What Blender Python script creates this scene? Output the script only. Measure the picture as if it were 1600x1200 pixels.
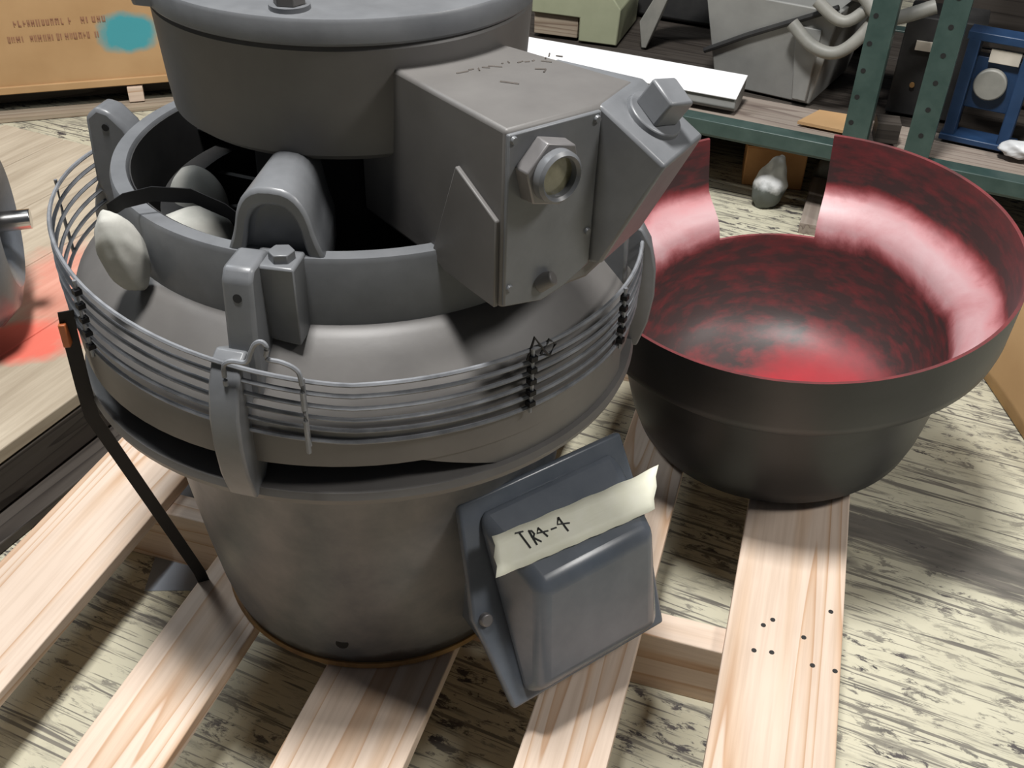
import bpy, bmesh, math, random
from mathutils import Vector, Matrix

for o in list(bpy.data.objects):
    bpy.data.objects.remove(o, do_unlink=True)
scene = bpy.context.scene
COL = scene.collection
R = math.radians
random.seed(7)

# ------------------------------------------------------------------ camera
cam_data = bpy.data.cameras.new('camera')
cam_data.lens = 36.0
cam_data.sensor_width = 36.0
cam_data.sensor_fit = 'HORIZONTAL'
cam_data.clip_start = 0.02
cam = bpy.data.objects.new('camera', cam_data)
COL.objects.link(cam)
YAW, PITCH, ROLL = R(9.7), R(36.2), R(2.0)
fw = Vector((math.sin(YAW) * math.cos(PITCH), math.cos(YAW) * math.cos(PITCH), -math.sin(PITCH)))
rt = Vector((math.cos(YAW), -math.sin(YAW), 0))
up = rt.cross(fw)
rt2 = math.cos(ROLL) * rt + math.sin(ROLL) * up
up2 = -math.sin(ROLL) * rt + math.cos(ROLL) * up
m = Matrix((rt2, up2, -fw)).transposed().to_4x4()
m.translation = Vector((0, -0.863, 0.869))
cam.matrix_world = m
scene.camera = cam

# ------------------------------------------------------------------ world and light
world = bpy.data.worlds.new('world')
scene.world = world
world.use_nodes = True
bg = world.node_tree.nodes['Background']
bg.inputs[0].default_value = (0.80, 0.88, 1.0, 1)
bg.inputs[1].default_value = 0.06


def area(name, loc, target, sx, sy, power, color):
    d = bpy.data.lights.new(name, 'AREA')
    d.shape = 'RECTANGLE'
    d.size, d.size_y = sx, sy
    d.energy = power
    d.color = color
    o = bpy.data.objects.new(name, d)
    COL.objects.link(o)
    o.location = loc
    o.rotation_euler = (Vector(target) - Vector(loc)).to_track_quat('-Z', 'Y').to_euler()
    return o


area('ceiling_lamp', (-0.12, -0.22, 3.0), (0.05, 0.1, 0), 0.42, 0.42, 124, (1.0, 0.985, 0.96))
area('ceiling_lamp', (2.1, -0.95, 2.5), (0.2, 0.0, 0), 0.5, 0.5, 40, (1.0, 0.97, 0.93))
area('ceiling_lamp', (-1.8, 1.6, 3.0), (0, 0.2, 0), 0.5, 1.2, 34, (0.90, 0.96, 1.0))

vs = scene.view_settings
vs.view_transform = 'Standard'
vs.look = 'None'
vs.exposure = -0.12
vs.gamma = 1.0
vs.use_curve_mapping = False


# ------------------------------------------------------------------ helpers
def tag(o, label=None, cat=None, group=None, kind=None):
    if label: o['label'] = label
    if cat: o['category'] = cat
    if group: o['group'] = group
    if kind: o['kind'] = kind
    return o


def empty(name, loc=(0, 0, 0), rz=0.0, mat=None):
    o = bpy.data.objects.new(name, None)
    COL.objects.link(o)
    o.empty_display_size = 0.05
    if mat is not None:
        o.matrix_world = mat
    else:
        o.location = loc
        o.rotation_euler = (0, 0, rz)
    return o


def frame(x, y, z, org):
    mm = Matrix((Vector(x), Vector(y), Vector(z))).transposed().to_4x4()
    mm.translation = Vector(org)
    return mm


def smooth_path(pts, n=6):
    pts = [Vector(p) for p in pts]
    out = []
    for i in range(len(pts) - 1):
        p0, p1, p2, p3 = pts[max(i - 1, 0)], pts[i], pts[i + 1], pts[min(i + 2, len(pts) - 1)]
        for k in range(n):
            t = k / n
            out.append(0.5 * ((2 * p1) + (p2 - p0) * t + (2 * p0 - 5 * p1 + 4 * p2 - p3) * t * t + (3 * p1 - p0 - 3 * p2 + p3) * t ** 3))
    return out + [pts[-1]]


class MB:
    """collects geometry and links it as one mesh object"""

    def __init__(self):
        self.v, self.f = [], []

    def add(self, vs_, fs_):
        b = len(self.v)
        self.v += [tuple(p) for p in vs_]
        self.f += [tuple(b + i for i in q) for q in fs_]
        return self

    def box(self, c, s, rot=None):
        c = Vector(c)
        pts = []
        for k in (-1, 1):
            for j in (-1, 1):
                for i in (-1, 1):
                    p = Vector((i * s[0] / 2, j * s[1] / 2, k * s[2] / 2))
                    if rot is not None:
                        p = rot @ p
                    pts.append(c + p)
        return self.add(pts, [(0, 2, 3, 1), (4, 5, 7, 6), (0, 1, 5, 4), (2, 6, 7, 3), (0, 4, 6, 2), (1, 3, 7, 5)])

    def cyl(self, p0, p1, r0, r1=None, seg=24, caps=True):
        if r1 is None: r1 = r0
        p0, p1 = Vector(p0), Vector(p1)
        d = (p1 - p0).normalized()
        a = d.orthogonal().normalized()
        b = d.cross(a)
        pts = []
        for p, r in ((p0, r0), (p1, r1)):
            for i in range(seg):
                t = 2 * math.pi * i / seg
                pts.append(p + r * (math.cos(t) * a + math.sin(t) * b))
        fs = [(i, (i + 1) % seg, seg + (i + 1) % seg, seg + i) for i in range(seg)]
        if caps:
            fs += [tuple(range(seg - 1, -1, -1)), tuple(range(seg, 2 * seg))]
        return self.add(pts, fs)

    def tube(self, path, r, seg=8, closed=False):
        path = [Vector(p) for p in path]
        n = len(path)
        pts = []
        ref = Vector((0, 0, 1))
        for i, p in enumerate(path):
            a = path[(i - 1) % n] if (closed or i > 0) else p
            c = path[(i + 1) % n] if (closed or i < n - 1) else p
            d = (c - a).normalized()
            u = d.cross(ref)
            if u.length < 1e-3: u = d.cross(Vector((1, 0, 0)))
            u.normalize()
            w = u.cross(d)
            rr = r[i] if isinstance(r, (list, tuple)) else r
            for k in range(seg):
                t = 2 * math.pi * k / seg
                pts.append(p + rr * (math.cos(t) * u + math.sin(t) * w))
        fs = []
        for i in range(n if closed else n - 1):
            j = (i + 1) % n
            for k in range(seg):
                l = (k + 1) % seg
                fs.append((i * seg + k, i * seg + l, j * seg + l, j * seg + k))
        if not closed:
            fs += [tuple(range(seg - 1, -1, -1)), tuple((n - 1) * seg + k for k in range(seg))]
        return self.add(pts, fs)

    def ribbon(self, path, width_dirs, w, th, normals):
        """flat band: path points, per-point width direction and normal"""
        pts = []
        for p, d, nn in zip(path, width_dirs, normals):
            p, d, nn = Vector(p), Vector(d).normalized() * w / 2, Vector(nn).normalized() * th / 2
            pts += [p - d - nn, p + d - nn, p + d + nn, p - d + nn]
        fs = []
        n = len(path)
        for i in range(n - 1):
            for k in range(4):
                l = (k + 1) % 4
                fs.append((4 * i + k, 4 * i + l, 4 * i + 4 + l, 4 * i + 4 + k))
        fs += [(3, 2, 1, 0), tuple(4 * (n - 1) + k for k in range(4))]
        return self.add(pts, fs)

    def lathe(self, prof, seg=96, closed=True, a0=0.0, a1=360.0):
        """profile of (radius, z) turned about z; closed = profile is a loop"""
        full = abs(a1 - a0) >= 359.9
        n = len(prof)
        na = seg if full else seg + 1
        pts = []
        for i in range(na):
            t = R(a0 + (a1 - a0) * i / seg)
            for r, z in prof:
                pts.append((r * math.cos(t), r * math.sin(t), z))
        fs = []
        for i in range(seg):
            j = (i + 1) % na
            for k in range(n if closed else n - 1):
                l = (k + 1) % n
                fs.append((i * n + k, j * n + k, j * n + l, i * n + l))
        if not full and closed:
            fs += [tuple(range(n)), tuple((na - 1) * n + k for k in range(n - 1, -1, -1))]
        return self.add(pts, fs)

    def prism(self, poly, fn):
        """poly of 2d points; fn(p, k) -> 3d point for side k = 0/1"""
        n = len(poly)
        pts = [fn(p, 0) for p in poly] + [fn(p, 1) for p in poly]
        fs = [tuple(range(n - 1, -1, -1)), tuple(range(n, 2 * n))]
        fs += [(i, (i + 1) % n, n + (i + 1) % n, n + i) for i in range(n)]
        return self.add(pts, fs)

    def build(self, name, mat, parent=None, bevel=0.0, smooth=True, angle=35, bseg=2, kind=None, label=None):
        me = bpy.data.meshes.new(name)
        me.from_pydata(self.v, [], self.f)
        bm = bmesh.new()
        bm.from_mesh(me)
        bmesh.ops.remove_doubles(bm, verts=bm.verts, dist=1e-6)
        bmesh.ops.recalc_face_normals(bm, faces=bm.faces)
        bm.to_mesh(me)
        bm.free()
        me.update()
        if smooth:
            me.shade_smooth()
            me.set_sharp_from_angle(angle=R(angle))
        for mm in (mat if isinstance(mat, (list, tuple)) else [mat]):
            me.materials.append(mm)
        o = bpy.data.objects.new(name, me)
        COL.objects.link(o)
        if parent is not None:
            o.parent = parent
        if bevel:
            b = o.modifiers.new('bevel', 'BEVEL')
            b.width = bevel
            b.segments = bseg
            b.limit_method = 'ANGLE'
            b.angle_limit = R(30)
            b.harden_normals = False
        if kind: o['kind'] = kind
        if label: o['label'] = label
        return o


def hull(pts):
    bm = bmesh.new()
    for p in pts: bm.verts.new(p)
    bmesh.ops.convex_hull(bm, input=bm.verts)
    bm.verts.index_update()
    used = {}
    mb = MB()
    vs_, fs_ = [], []
    for f in bm.faces:
        ids = []
        for v in f.verts:
            if v.index not in used:
                used[v.index] = len(vs_)
                vs_.append(tuple(v.co))
            ids.append(used[v.index])
        fs_.append(tuple(ids))
    bm.free()
    return mb.add(vs_, fs_)


def copy_tree(o, parent=None, rot=None):
    c = o.copy()
    COL.objects.link(c)
    c.parent = parent
    for ch in list(o.children):
        copy_tree(ch, c)
    return c


# ------------------------------------------------------------------ materials
def new_mat(name):
    mt = bpy.data.materials.new(name)
    mt.use_nodes = True
    nt = mt.node_tree
    return mt, nt, nt.nodes['Principled BSDF']


def ramp(nt, fac, stops, interp='LINEAR'):
    r = nt.nodes.new('ShaderNodeValToRGB')
    r.color_ramp.interpolation = interp
    els = r.color_ramp.elements
    while len(els) < len(stops): els.new(0.5)
    for e, (p, c) in zip(els, stops):
        e.position = p
        e.color = (*c, 1) if len(c) == 3 else c
    nt.links.new(fac, r.inputs[0])
    return r.outputs[0]


def coords(nt, scale=(1, 1, 1), rot=(0, 0, 0), loc=(0, 0, 0), kind='Object'):
    tc = nt.nodes.new('ShaderNodeTexCoord')
    mp = nt.nodes.new('ShaderNodeMapping')
    mp.inputs['Scale'].default_value = scale
    mp.inputs['Rotation'].default_value = rot
    mp.inputs['Location'].default_value = loc
    nt.links.new(tc.outputs[kind], mp.inputs[0])
    return mp.outputs[0]


def noise(nt, vec, scale, detail=4, rough=0.55, dist=0.0):
    n = nt.nodes.new('ShaderNodeTexNoise')
    n.inputs['Scale'].default_value = scale
    n.inputs['Detail'].default_value = detail
    n.inputs['Roughness'].default_value = rough
    n.inputs['Distortion'].default_value = dist
    nt.links.new(vec, n.inputs['Vector'])
    return n.outputs['Fac']


def mix(nt, fac, a, b, mode='MIX'):
    n = nt.nodes.new('ShaderNodeMix')
    n.data_type = 'RGBA'
    n.blend_type = mode
    for sock, val in ((n.inputs[0], fac), (n.inputs[6], a), (n.inputs[7], b)):
        if hasattr(val, 'default_value') or hasattr(val, 'is_linked'):
            nt.links.new(val, sock)
        elif isinstance(val, (int, float)):
            sock.default_value = val
        else:
            sock.default_value = (*val, 1)
    return n.outputs[2]


def math_(nt, op, a, b=0.0):
    n = nt.nodes.new('ShaderNodeMath')
    n.operation = op
    for s, v in ((n.inputs[0], a), (n.inputs[1], b)):
        if isinstance(v, (int, float)): s.default_value = v
        else: nt.links.new(v, s)
    return n.outputs[0]


def bump(nt, bs, height, strength=0.2, dist=0.002):
    b = nt.nodes.new('ShaderNodeBump')
    b.inputs['Strength'].default_value = strength
    b.inputs['Distance'].default_value = dist
    nt.links.new(height, b.inputs['Height'])
    nt.links.new(b.outputs[0], bs.inputs['Normal'])


def paint(name, c0, c1, rough=0.5, scale=14, metal=0.0, bmp=0.08, spec=0.5, fine=180):
    mt, nt, bs = new_mat(name)
    v = coords(nt)
    n1 = noise(nt, v, scale, 5, 0.6)
    col = ramp(nt, n1, [(0.3, c0), (0.7, c1)])
    nt.links.new(col, bs.inputs['Base Color'])
    n2 = noise(nt, v, fine, 2)
    bump(nt, bs, n2, bmp, 0.0008)
    bs.inputs['Roughness'].default_value = rough
    bs.inputs['Metallic'].default_value = metal
    bs.inputs['Specular IOR Level'].default_value = spec
    return mt


M = {}
M['motor'] = paint('motor_grey_paint', (0.108, 0.102, 0.098), (0.152, 0.145, 0.138), 0.48, 9)
M['motor_smooth'] = paint('motor_worn_paint', (0.120, 0.125, 0.133), (0.170, 0.176, 0.186), 0.36, 22)
M['term'] = paint('terminal_box_paint', (0.10, 0.118, 0.145), (0.150, 0.168, 0.198), 0.27, 16, bmp=0.03)
M['wire'] = paint('guard_wire_paint', (0.12, 0.125, 0.135), (0.26, 0.27, 0.29), 0.38, 40)
M['dark'] = paint('dark_iron_and_shade', (0.012, 0.012, 0.013), (0.03, 0.029, 0.028), 0.7, 20)  # dark iron, also used to paint in the shade inside the motor
M['hole'] = paint('black_hole', (0.006, 0.006, 0.006), (0.012, 0.012, 0.012), 0.9, 20)
M['black'] = paint('black_strap', (0.005, 0.005, 0.006), (0.010, 0.010, 0.011), 0.6, 30, spec=0.25)
M['steel'] = paint('bright_steel', (0.55, 0.55, 0.55), (0.75, 0.75, 0.74), 0.22, 30, metal=1.0)
M['nut'] = paint('zinc_nut', (0.15, 0.145, 0.145), (0.22, 0.21, 0.21), 0.38, 30, metal=0.3)
M['bowl_out'] = paint('bonnet_dark_paint', (0.008, 0.010, 0.013), (0.019, 0.021, 0.026), 0.42, 12)
M['green'] = paint('rack_green_paint', (0.028, 0.056, 0.050), (0.052, 0.086, 0.077), 0.4, 25)
M['greytote'] = paint('grey_plastic', (0.22, 0.22, 0.21), (0.29, 0.29, 0.275), 0.5, 12)
M['hose'] = paint('grey_hose', (0.22, 0.22, 0.20), (0.31, 0.30, 0.27), 0.5, 20)
M['cream'] = paint('cream_sheet_metal', (0.34, 0.36, 0.24), (0.42, 0.44, 0.30), 0.5, 10)
M['white'] = paint('white_glare', (0.90, 0.90, 0.92), (0.95, 0.95, 0.96), 0.12, 10, bmp=0.0)  # white stands in for the glare on the duct top
M['cloth'] = paint('white_rag', (0.36, 0.36, 0.33), (0.50, 0.49, 0.45), 0.9, 30, bmp=0.4, fine=60)
M['bag'] = paint('white_plastic_bag', (0.62, 0.64, 0.66), (0.80, 0.81, 0.82), 0.4, 20)
M['blue'] = paint('blue_machine_paint', (0.012, 0.038, 0.095), (0.022, 0.058, 0.14), 0.4, 20)
M['paper'] = paint('pale_label', (0.55, 0.50, 0.42), (0.65, 0.60, 0.52), 0.7, 20)
M['ink'] = paint('black_marker', (0.02, 0.022, 0.02), (0.03, 0.03, 0.03), 0.6, 20)
M['print'] = paint('red_brown_print', (0.28, 0.125, 0.075), (0.38, 0.20, 0.115), 0.8, 60)
M['orange'] = paint('orange_clip', (0.30, 0.07, 0.02), (0.42, 0.12, 0.03), 0.5, 30)
M['carton'] = paint('orange_carton', (0.42, 0.20, 0.07), (0.55, 0.28, 0.11), 0.75, 14)


def m_sack():
    mt, nt, bs = new_mat('grey_based_sack')
    v = coords(nt)
    sep = nt.nodes.new('ShaderNodeSeparateXYZ')
    nt.links.new(v, sep.inputs[0])
    k = math_(nt, 'ADD', math_(nt, 'ADD', math_(nt, 'MULTIPLY', sep.outputs[2], 9.0), 0.5), math_(nt, 'MULTIPLY', math_(nt, 'SUBTRACT', noise(nt, v, 25), 0.5), 0.5))
    nt.links.new(ramp(nt, k, [(0.42, (0.10, 0.11, 0.10)), (0.58, (0.70, 0.71, 0.72))]), bs.inputs['Base Color'])  # dark grey at the base, white above
    bs.inputs['Roughness'].default_value = 0.7
    return mt


M['greywhite'] = m_sack()


def m_tape():
    mt, nt, bs = new_mat('masking_tape')
    v = coords(nt)
    n = noise(nt, v, 60, 4)
    nt.links.new(ramp(nt, n, [(0.3, (0.88, 0.87, 0.70)), (0.7, (0.93, 0.92, 0.77))]), bs.inputs['Base Color'])
    bs.inputs['Roughness'].default_value = 0.55
    n2 = noise(nt, coords(nt, (1, 8, 8)), 40, 4)
    bump(nt, bs, n2, 0.2, 0.001)
    return mt


M['tape'] = m_tape()
M['scrawl'] = paint('brown_scrawl', (0.085, 0.072, 0.063), (0.12, 0.105, 0.092), 0.8, 40)


def m_glass():
    mt, nt, bs = new_mat('dusty_sight_glass')
    v = coords(nt)
    nt.links.new(ramp(nt, noise(nt, v, 60), [(0.3, (0.09, 0.085, 0.05)), (0.7, (0.20, 0.185, 0.12))]), bs.inputs['Base Color'])
    bs.inputs['Roughness'].default_value = 0.18
    bs.inputs['Coat Weight'].default_value = 0.6
    return mt


M['glass'] = m_glass()


def m_wood(name, light, mid, dark, ring=9.0, seed=0.0, rough=0.65, knots=True):
    """grain runs along local x"""
    mt, nt, bs = new_mat(name)
    oi = nt.nodes.new('ShaderNodeObjectInfo')
    tc = nt.nodes.new('ShaderNodeTexCoord')
    ad = nt.nodes.new('ShaderNodeVectorMath')
    ad.operation = 'MULTIPLY_ADD'
    rnd = nt.nodes.new('ShaderNodeCombineXYZ')
    for i in range(3): nt.links.new(oi.outputs['Random'], rnd.inputs[i])
    nt.links.new(rnd.outputs[0], ad.inputs[0])
    ad.inputs[1].default_value = (7, 3, 5)
    nt.links.new(tc.outputs['Object'], ad.inputs[2])
    mp = nt.nodes.new('ShaderNodeMapping')
    mp.inputs['Scale'].default_value = (0.55, ring * 1.3, ring * 1.3)
    nt.links.new(ad.outputs[0], mp.inputs[0])
    n1 = noise(nt, mp.outputs[0], 1.15, 2, 0.45, 0.25)
    rings = math_(nt, 'FRACT', math_(nt, 'MULTIPLY', n1, 9.0))
    mp2 = nt.nodes.new('ShaderNodeMapping')
    mp2.inputs['Scale'].default_value = (6, 160, 160)
    nt.links.new(ad.outputs[0], mp2.inputs[0])
    n2 = noise(nt, mp2.outputs[0], 1.0, 3)
    c1 = ramp(nt, rings, [(0.0, light), (0.5, light), (0.8, mid), (0.95, dark), (1.0, light)])
    c2 = ramp(nt, n2, [(0.25, (0.80, 0.76, 0.72)), (0.6, (1, 1, 1))])
    c = mix(nt, 0.75, c1, c2, 'MULTIPLY')
    n3 = noise(nt, ad.outputs[0], 5, 4)
    c = mix(nt, 0.5, c, ramp(nt, n3, [(0.3, (0.82, 0.80, 0.78)), (0.65, (1, 1, 1))]), 'MULTIPLY')
    nt.links.new(c, bs.inputs['Base Color'])
    bs.inputs['Roughness'].default_value = rough
    bs.inputs['Specular IOR Level'].default_value = 0.25
    bump(nt, bs, n2, 0.15, 0.001)
    return mt


M['pine'] = m_wood('new_pine', (0.74, 0.60, 0.49), (0.68, 0.51, 0.38), (0.57, 0.37, 0.24))
M['oldwood'] = m_wood('weathered_board', (0.42, 0.35, 0.27), (0.34, 0.27, 0.20), (0.22, 0.16, 0.12), 14)
M['darkwood'] = m_wood('dark_timber_and_shade', (0.070, 0.060, 0.052), (0.05, 0.042, 0.036), (0.03, 0.025, 0.022), 14)  # dark timber, also used to paint in shade under the box and rack
M['shelf'] = m_wood('shelf_board', (0.34, 0.29, 0.25), (0.28, 0.23, 0.20), (0.19, 0.15, 0.13), 14)


def m_floor():
    mt, nt, bs = new_mat('worn_painted_floor')
    ang = math.atan2(-0.54, 0.84)
    # streak space: x along the boards
    vr = coords(nt, (1, 1, 1), (0, 0, -ang))
    def sc(s, loc=(0, 0, 0)):
        mp = nt.nodes.new('ShaderNodeMapping')
        mp.inputs['Scale'].default_value = s
        mp.inputs['Location'].default_value = loc
        nt.links.new(vr, mp.inputs[0])
        return mp.outputs[0]
    cream = ramp(nt, noise(nt, sc((3, 5, 1)), 2, 4), [(0.3, (0.52, 0.49, 0.37)), (0.7, (0.64, 0.61, 0.475))])
    # long scuffs
    s1 = noise(nt, sc((2.2, 26, 1)), 2.4, 7, 0.68, 0.2)
    k1 = ramp(nt, s1, [(0.555, (0, 0, 0)), (0.64, (1, 1, 1))])
    big = noise(nt, sc((1.0, 2.4, 1), (0.3, 0.1, 0)), 2.2, 3)
    k1 = math_(nt, 'MULTIPLY', k1, math_(nt, 'MULTIPLY', big, 1.45))
    # short chips
    s2 = noise(nt, sc((16, 42, 1)), 1.8, 6, 0.72, 0.4)
    k2 = ramp(nt, s2, [(0.535, (0, 0, 0)), (0.60, (1, 1, 1))])
    k2 = math_(nt, 'MULTIPLY', k2, ramp(nt, noise(nt, sc((2, 3, 1), (2, 5, 0)), 2.5, 3), [(0.30, (0, 0, 0)), (0.55, (1, 1, 1))]))
    # crossing scratches
    def scr(a, f):
        mp = nt.nodes.new('ShaderNodeMapping')
        mp.inputs['Rotation'].default_value = (0, 0, a)
        mp.inputs['Scale'].default_value = (2.2, 60, 1)
        nt.links.new(vr, mp.inputs[0])
        return ramp(nt, noise(nt, mp.outputs[0], f, 3, 0.5, 0.6), [(0.625, (0, 0, 0)), (0.66, (1, 1, 1))])
    k3 = math_(nt, 'MAXIMUM', scr(0.75, 2.2), scr(-0.5, 1.8))
    k3 = math_(nt, 'MAXIMUM', k3, math_(nt, 'MULTIPLY', scr(0.12, 4.0), 0.8))
    # worn bare patch
    w = noise(nt, sc((1.4, 3.6, 1), (1.2, 0.35, 0)), 2.0, 6, 0.62, 0.3)
    k4 = ramp(nt, w, [(0.60, (0, 0, 0)), (0.68, (0.8, 0.8, 0.8))])
    k = math_(nt, 'MAXIMUM', math_(nt, 'MAXIMUM', k1, k2), math_(nt, 'MAXIMUM', math_(nt, 'MULTIPLY', k3, 0.8), k4))
    # long dark streaked strip right of the pallet
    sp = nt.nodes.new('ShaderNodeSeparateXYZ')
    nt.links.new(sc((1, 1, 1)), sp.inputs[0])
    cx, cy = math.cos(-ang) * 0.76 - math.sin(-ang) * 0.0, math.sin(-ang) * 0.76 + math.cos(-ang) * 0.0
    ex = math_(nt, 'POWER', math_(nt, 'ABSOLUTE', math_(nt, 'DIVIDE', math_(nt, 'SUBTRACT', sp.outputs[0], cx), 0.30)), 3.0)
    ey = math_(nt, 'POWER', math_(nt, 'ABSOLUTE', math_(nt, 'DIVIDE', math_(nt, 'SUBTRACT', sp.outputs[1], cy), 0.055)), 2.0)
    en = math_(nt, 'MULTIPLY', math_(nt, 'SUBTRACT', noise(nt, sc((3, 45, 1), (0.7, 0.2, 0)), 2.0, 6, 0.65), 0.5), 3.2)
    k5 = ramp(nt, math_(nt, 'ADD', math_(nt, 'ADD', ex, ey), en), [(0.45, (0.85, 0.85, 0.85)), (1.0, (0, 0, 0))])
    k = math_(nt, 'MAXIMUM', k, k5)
    k = math_(nt, 'MINIMUM', k, 1.0)
    dark = ramp(nt, noise(nt, sc((5, 40, 1)), 3, 4), [(0.3, (0.045, 0.042, 0.048)), (0.7, (0.13, 0.115, 0.11))])
    # board joints
    sep = nt.nodes.new('ShaderNodeSeparateXYZ')
    nt.links.new(vr, sep.inputs[0])
    fr = math_(nt, 'FRACT', math_(nt, 'MULTIPLY', sep.outputs[1], 1 / 0.21))
    j = math_(nt, 'LESS_THAN', math_(nt, 'ABSOLUTE', math_(nt, 'SUBTRACT', fr, 0.5)), 0.010)
    k = math_(nt, 'MAXIMUM', k, math_(nt, 'MULTIPLY', j, 0.75))
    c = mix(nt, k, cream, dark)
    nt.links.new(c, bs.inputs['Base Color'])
    bs.inputs['Roughness'].default_value = 0.5
    bs.inputs['Specular IOR Level'].default_value = 0.35
    bump(nt, bs, math_(nt, 'SUBTRACT', 1.0, k), 0.25, 0.0015)
    return mt


M['floor'] = m_floor()


def m_bowl():
    mt, nt, bs = new_mat('red_sooty_paint')
    tc = nt.nodes.new('ShaderNodeTexCoord')
    sep = nt.nodes.new('ShaderNodeSeparateXYZ')
    nt.links.new(tc.outputs['Object'], sep.inputs[0])
    v = coords(nt)
    n1 = noise(nt, v, 9, 6, 0.65, 0.4)
    n2 = noise(nt, coords(nt, (1, 1, 3)), 30, 5, 0.6)
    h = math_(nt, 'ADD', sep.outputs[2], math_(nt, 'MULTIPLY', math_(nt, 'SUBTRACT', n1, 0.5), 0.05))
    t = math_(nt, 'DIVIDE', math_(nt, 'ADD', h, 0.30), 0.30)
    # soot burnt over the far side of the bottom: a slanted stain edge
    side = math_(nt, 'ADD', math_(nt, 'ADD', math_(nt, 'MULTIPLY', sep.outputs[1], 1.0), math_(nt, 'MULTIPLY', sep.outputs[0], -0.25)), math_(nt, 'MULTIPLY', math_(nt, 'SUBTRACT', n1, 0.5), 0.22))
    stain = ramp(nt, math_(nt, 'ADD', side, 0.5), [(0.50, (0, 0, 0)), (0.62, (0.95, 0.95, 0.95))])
    # bottom .. rim: soot below, shade of the upper wall painted in above
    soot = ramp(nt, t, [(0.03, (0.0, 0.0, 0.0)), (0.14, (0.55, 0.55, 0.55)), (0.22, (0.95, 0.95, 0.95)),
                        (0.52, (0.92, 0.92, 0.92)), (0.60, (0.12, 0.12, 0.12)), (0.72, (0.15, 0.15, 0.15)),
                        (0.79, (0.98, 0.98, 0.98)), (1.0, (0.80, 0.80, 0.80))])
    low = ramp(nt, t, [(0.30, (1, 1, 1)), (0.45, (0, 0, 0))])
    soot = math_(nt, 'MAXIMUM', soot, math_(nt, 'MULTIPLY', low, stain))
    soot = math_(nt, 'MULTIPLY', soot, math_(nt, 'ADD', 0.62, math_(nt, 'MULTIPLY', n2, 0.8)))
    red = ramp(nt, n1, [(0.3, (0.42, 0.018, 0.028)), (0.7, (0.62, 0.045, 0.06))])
    dust_glare = ramp(nt, t, [(0.52, (0, 0, 0)), (0.62, (1.0, 1.0, 1.0)), (0.70, (1.0, 1.0, 1.0)), (0.77, (0.03, 0.03, 0.03))])  # dusty ledge band, with the lamp highlight painted into its pale colour
    red = mix(nt, math_(nt, 'MULTIPLY', dust_glare, math_(nt, 'ADD', n1, 0.12)), red, (0.66, 0.54, 0.56))
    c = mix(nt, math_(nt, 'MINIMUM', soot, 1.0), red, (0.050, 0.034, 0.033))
    nt.links.new(c, bs.inputs['Base Color'])
    bs.inputs['Roughness'].default_value = 0.46
    bump(nt, bs, n2, 0.12, 0.002)
    return mt


M['bowl_in'] = m_bowl()


def m_cardboard(name, blue=None):
    mt, nt, bs = new_mat(name)
    v = coords(nt)
    n1 = noise(nt, v, 6, 4)
    c = ramp(nt, n1, [(0.3, (0.46, 0.28, 0.135)), (0.7, (0.55, 0.35, 0.18))])
    if blue:
        (x, y, z), (rx, rz) = blue
        sep = nt.nodes.new('ShaderNodeSeparateXYZ')
        nt.links.new(v, sep.inputs[0])
        nn = math_(nt, 'MULTIPLY', math_(nt, 'SUBTRACT', noise(nt, v, 25, 4), 0.5), 0.9)
        dx = math_(nt, 'DIVIDE', math_(nt, 'SUBTRACT', sep.outputs[0], x), rx)
        dz = math_(nt, 'DIVIDE', math_(nt, 'SUBTRACT', sep.outputs[2], z), rz)
        d = math_(nt, 'ADD', math_(nt, 'ADD', math_(nt, 'POWER', math_(nt, 'ABSOLUTE', dx), 2.5), math_(nt, 'POWER', math_(nt, 'ABSOLUTE', dz), 2.5)), nn)
        k = ramp(nt, d, [(0.35, (0.9, 0.9, 0.9)), (1.05, (0, 0, 0))])
        c = mix(nt, k, c, (0.025, 0.36, 0.44))
    nt.links.new(c, bs.inputs['Base Color'])
    bs.inputs['Roughness'].default_value = 0.8
    bs.inputs['Specular IOR Level'].default_value = 0.2
    n2 = noise(nt, v, 3.5, 3)
    bump(nt, bs, n2, 0.3, 0.02)
    return mt


M['cardboard'] = m_cardboard('cardboard')


def m_body():
    """lower motor barrel: grey paint, scuffs, rust and soot round the foot"""
    mt, nt, bs = new_mat('motor_barrel_paint')
    tc = nt.nodes.new('ShaderNodeTexCoord')
    sep = nt.nodes.new('ShaderNodeSeparateXYZ')
    nt.links.new(tc.outputs['Object'], sep.inputs[0])
    v = coords(nt)
    n1 = noise(nt, v, 7, 6, 0.65)
    c = ramp(nt, n1, [(0.36, (0.065, 0.074, 0.086)), (0.5, (0.125, 0.128, 0.132)), (0.64, (0.185, 0.182, 0.178))])
    n2 = noise(nt, v, 18, 5, 0.6)
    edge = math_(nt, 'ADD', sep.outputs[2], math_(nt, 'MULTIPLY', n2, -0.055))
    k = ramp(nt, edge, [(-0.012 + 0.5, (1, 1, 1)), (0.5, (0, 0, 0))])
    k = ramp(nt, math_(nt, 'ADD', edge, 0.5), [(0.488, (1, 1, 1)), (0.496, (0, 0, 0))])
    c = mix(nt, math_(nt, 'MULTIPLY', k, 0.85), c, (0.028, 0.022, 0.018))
    nt.links.new(c, bs.inputs['Base Color'])
    bs.inputs['Roughness'].default_value = 0.42
    bump(nt, bs, n2, 0.08, 0.002)
    return mt


M['body'] = m_body()
M['rust'] = paint('rusty_yellow_rim', (0.16, 0.075, 0.025), (0.46, 0.27, 0.09), 0.7, 16)


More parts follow.
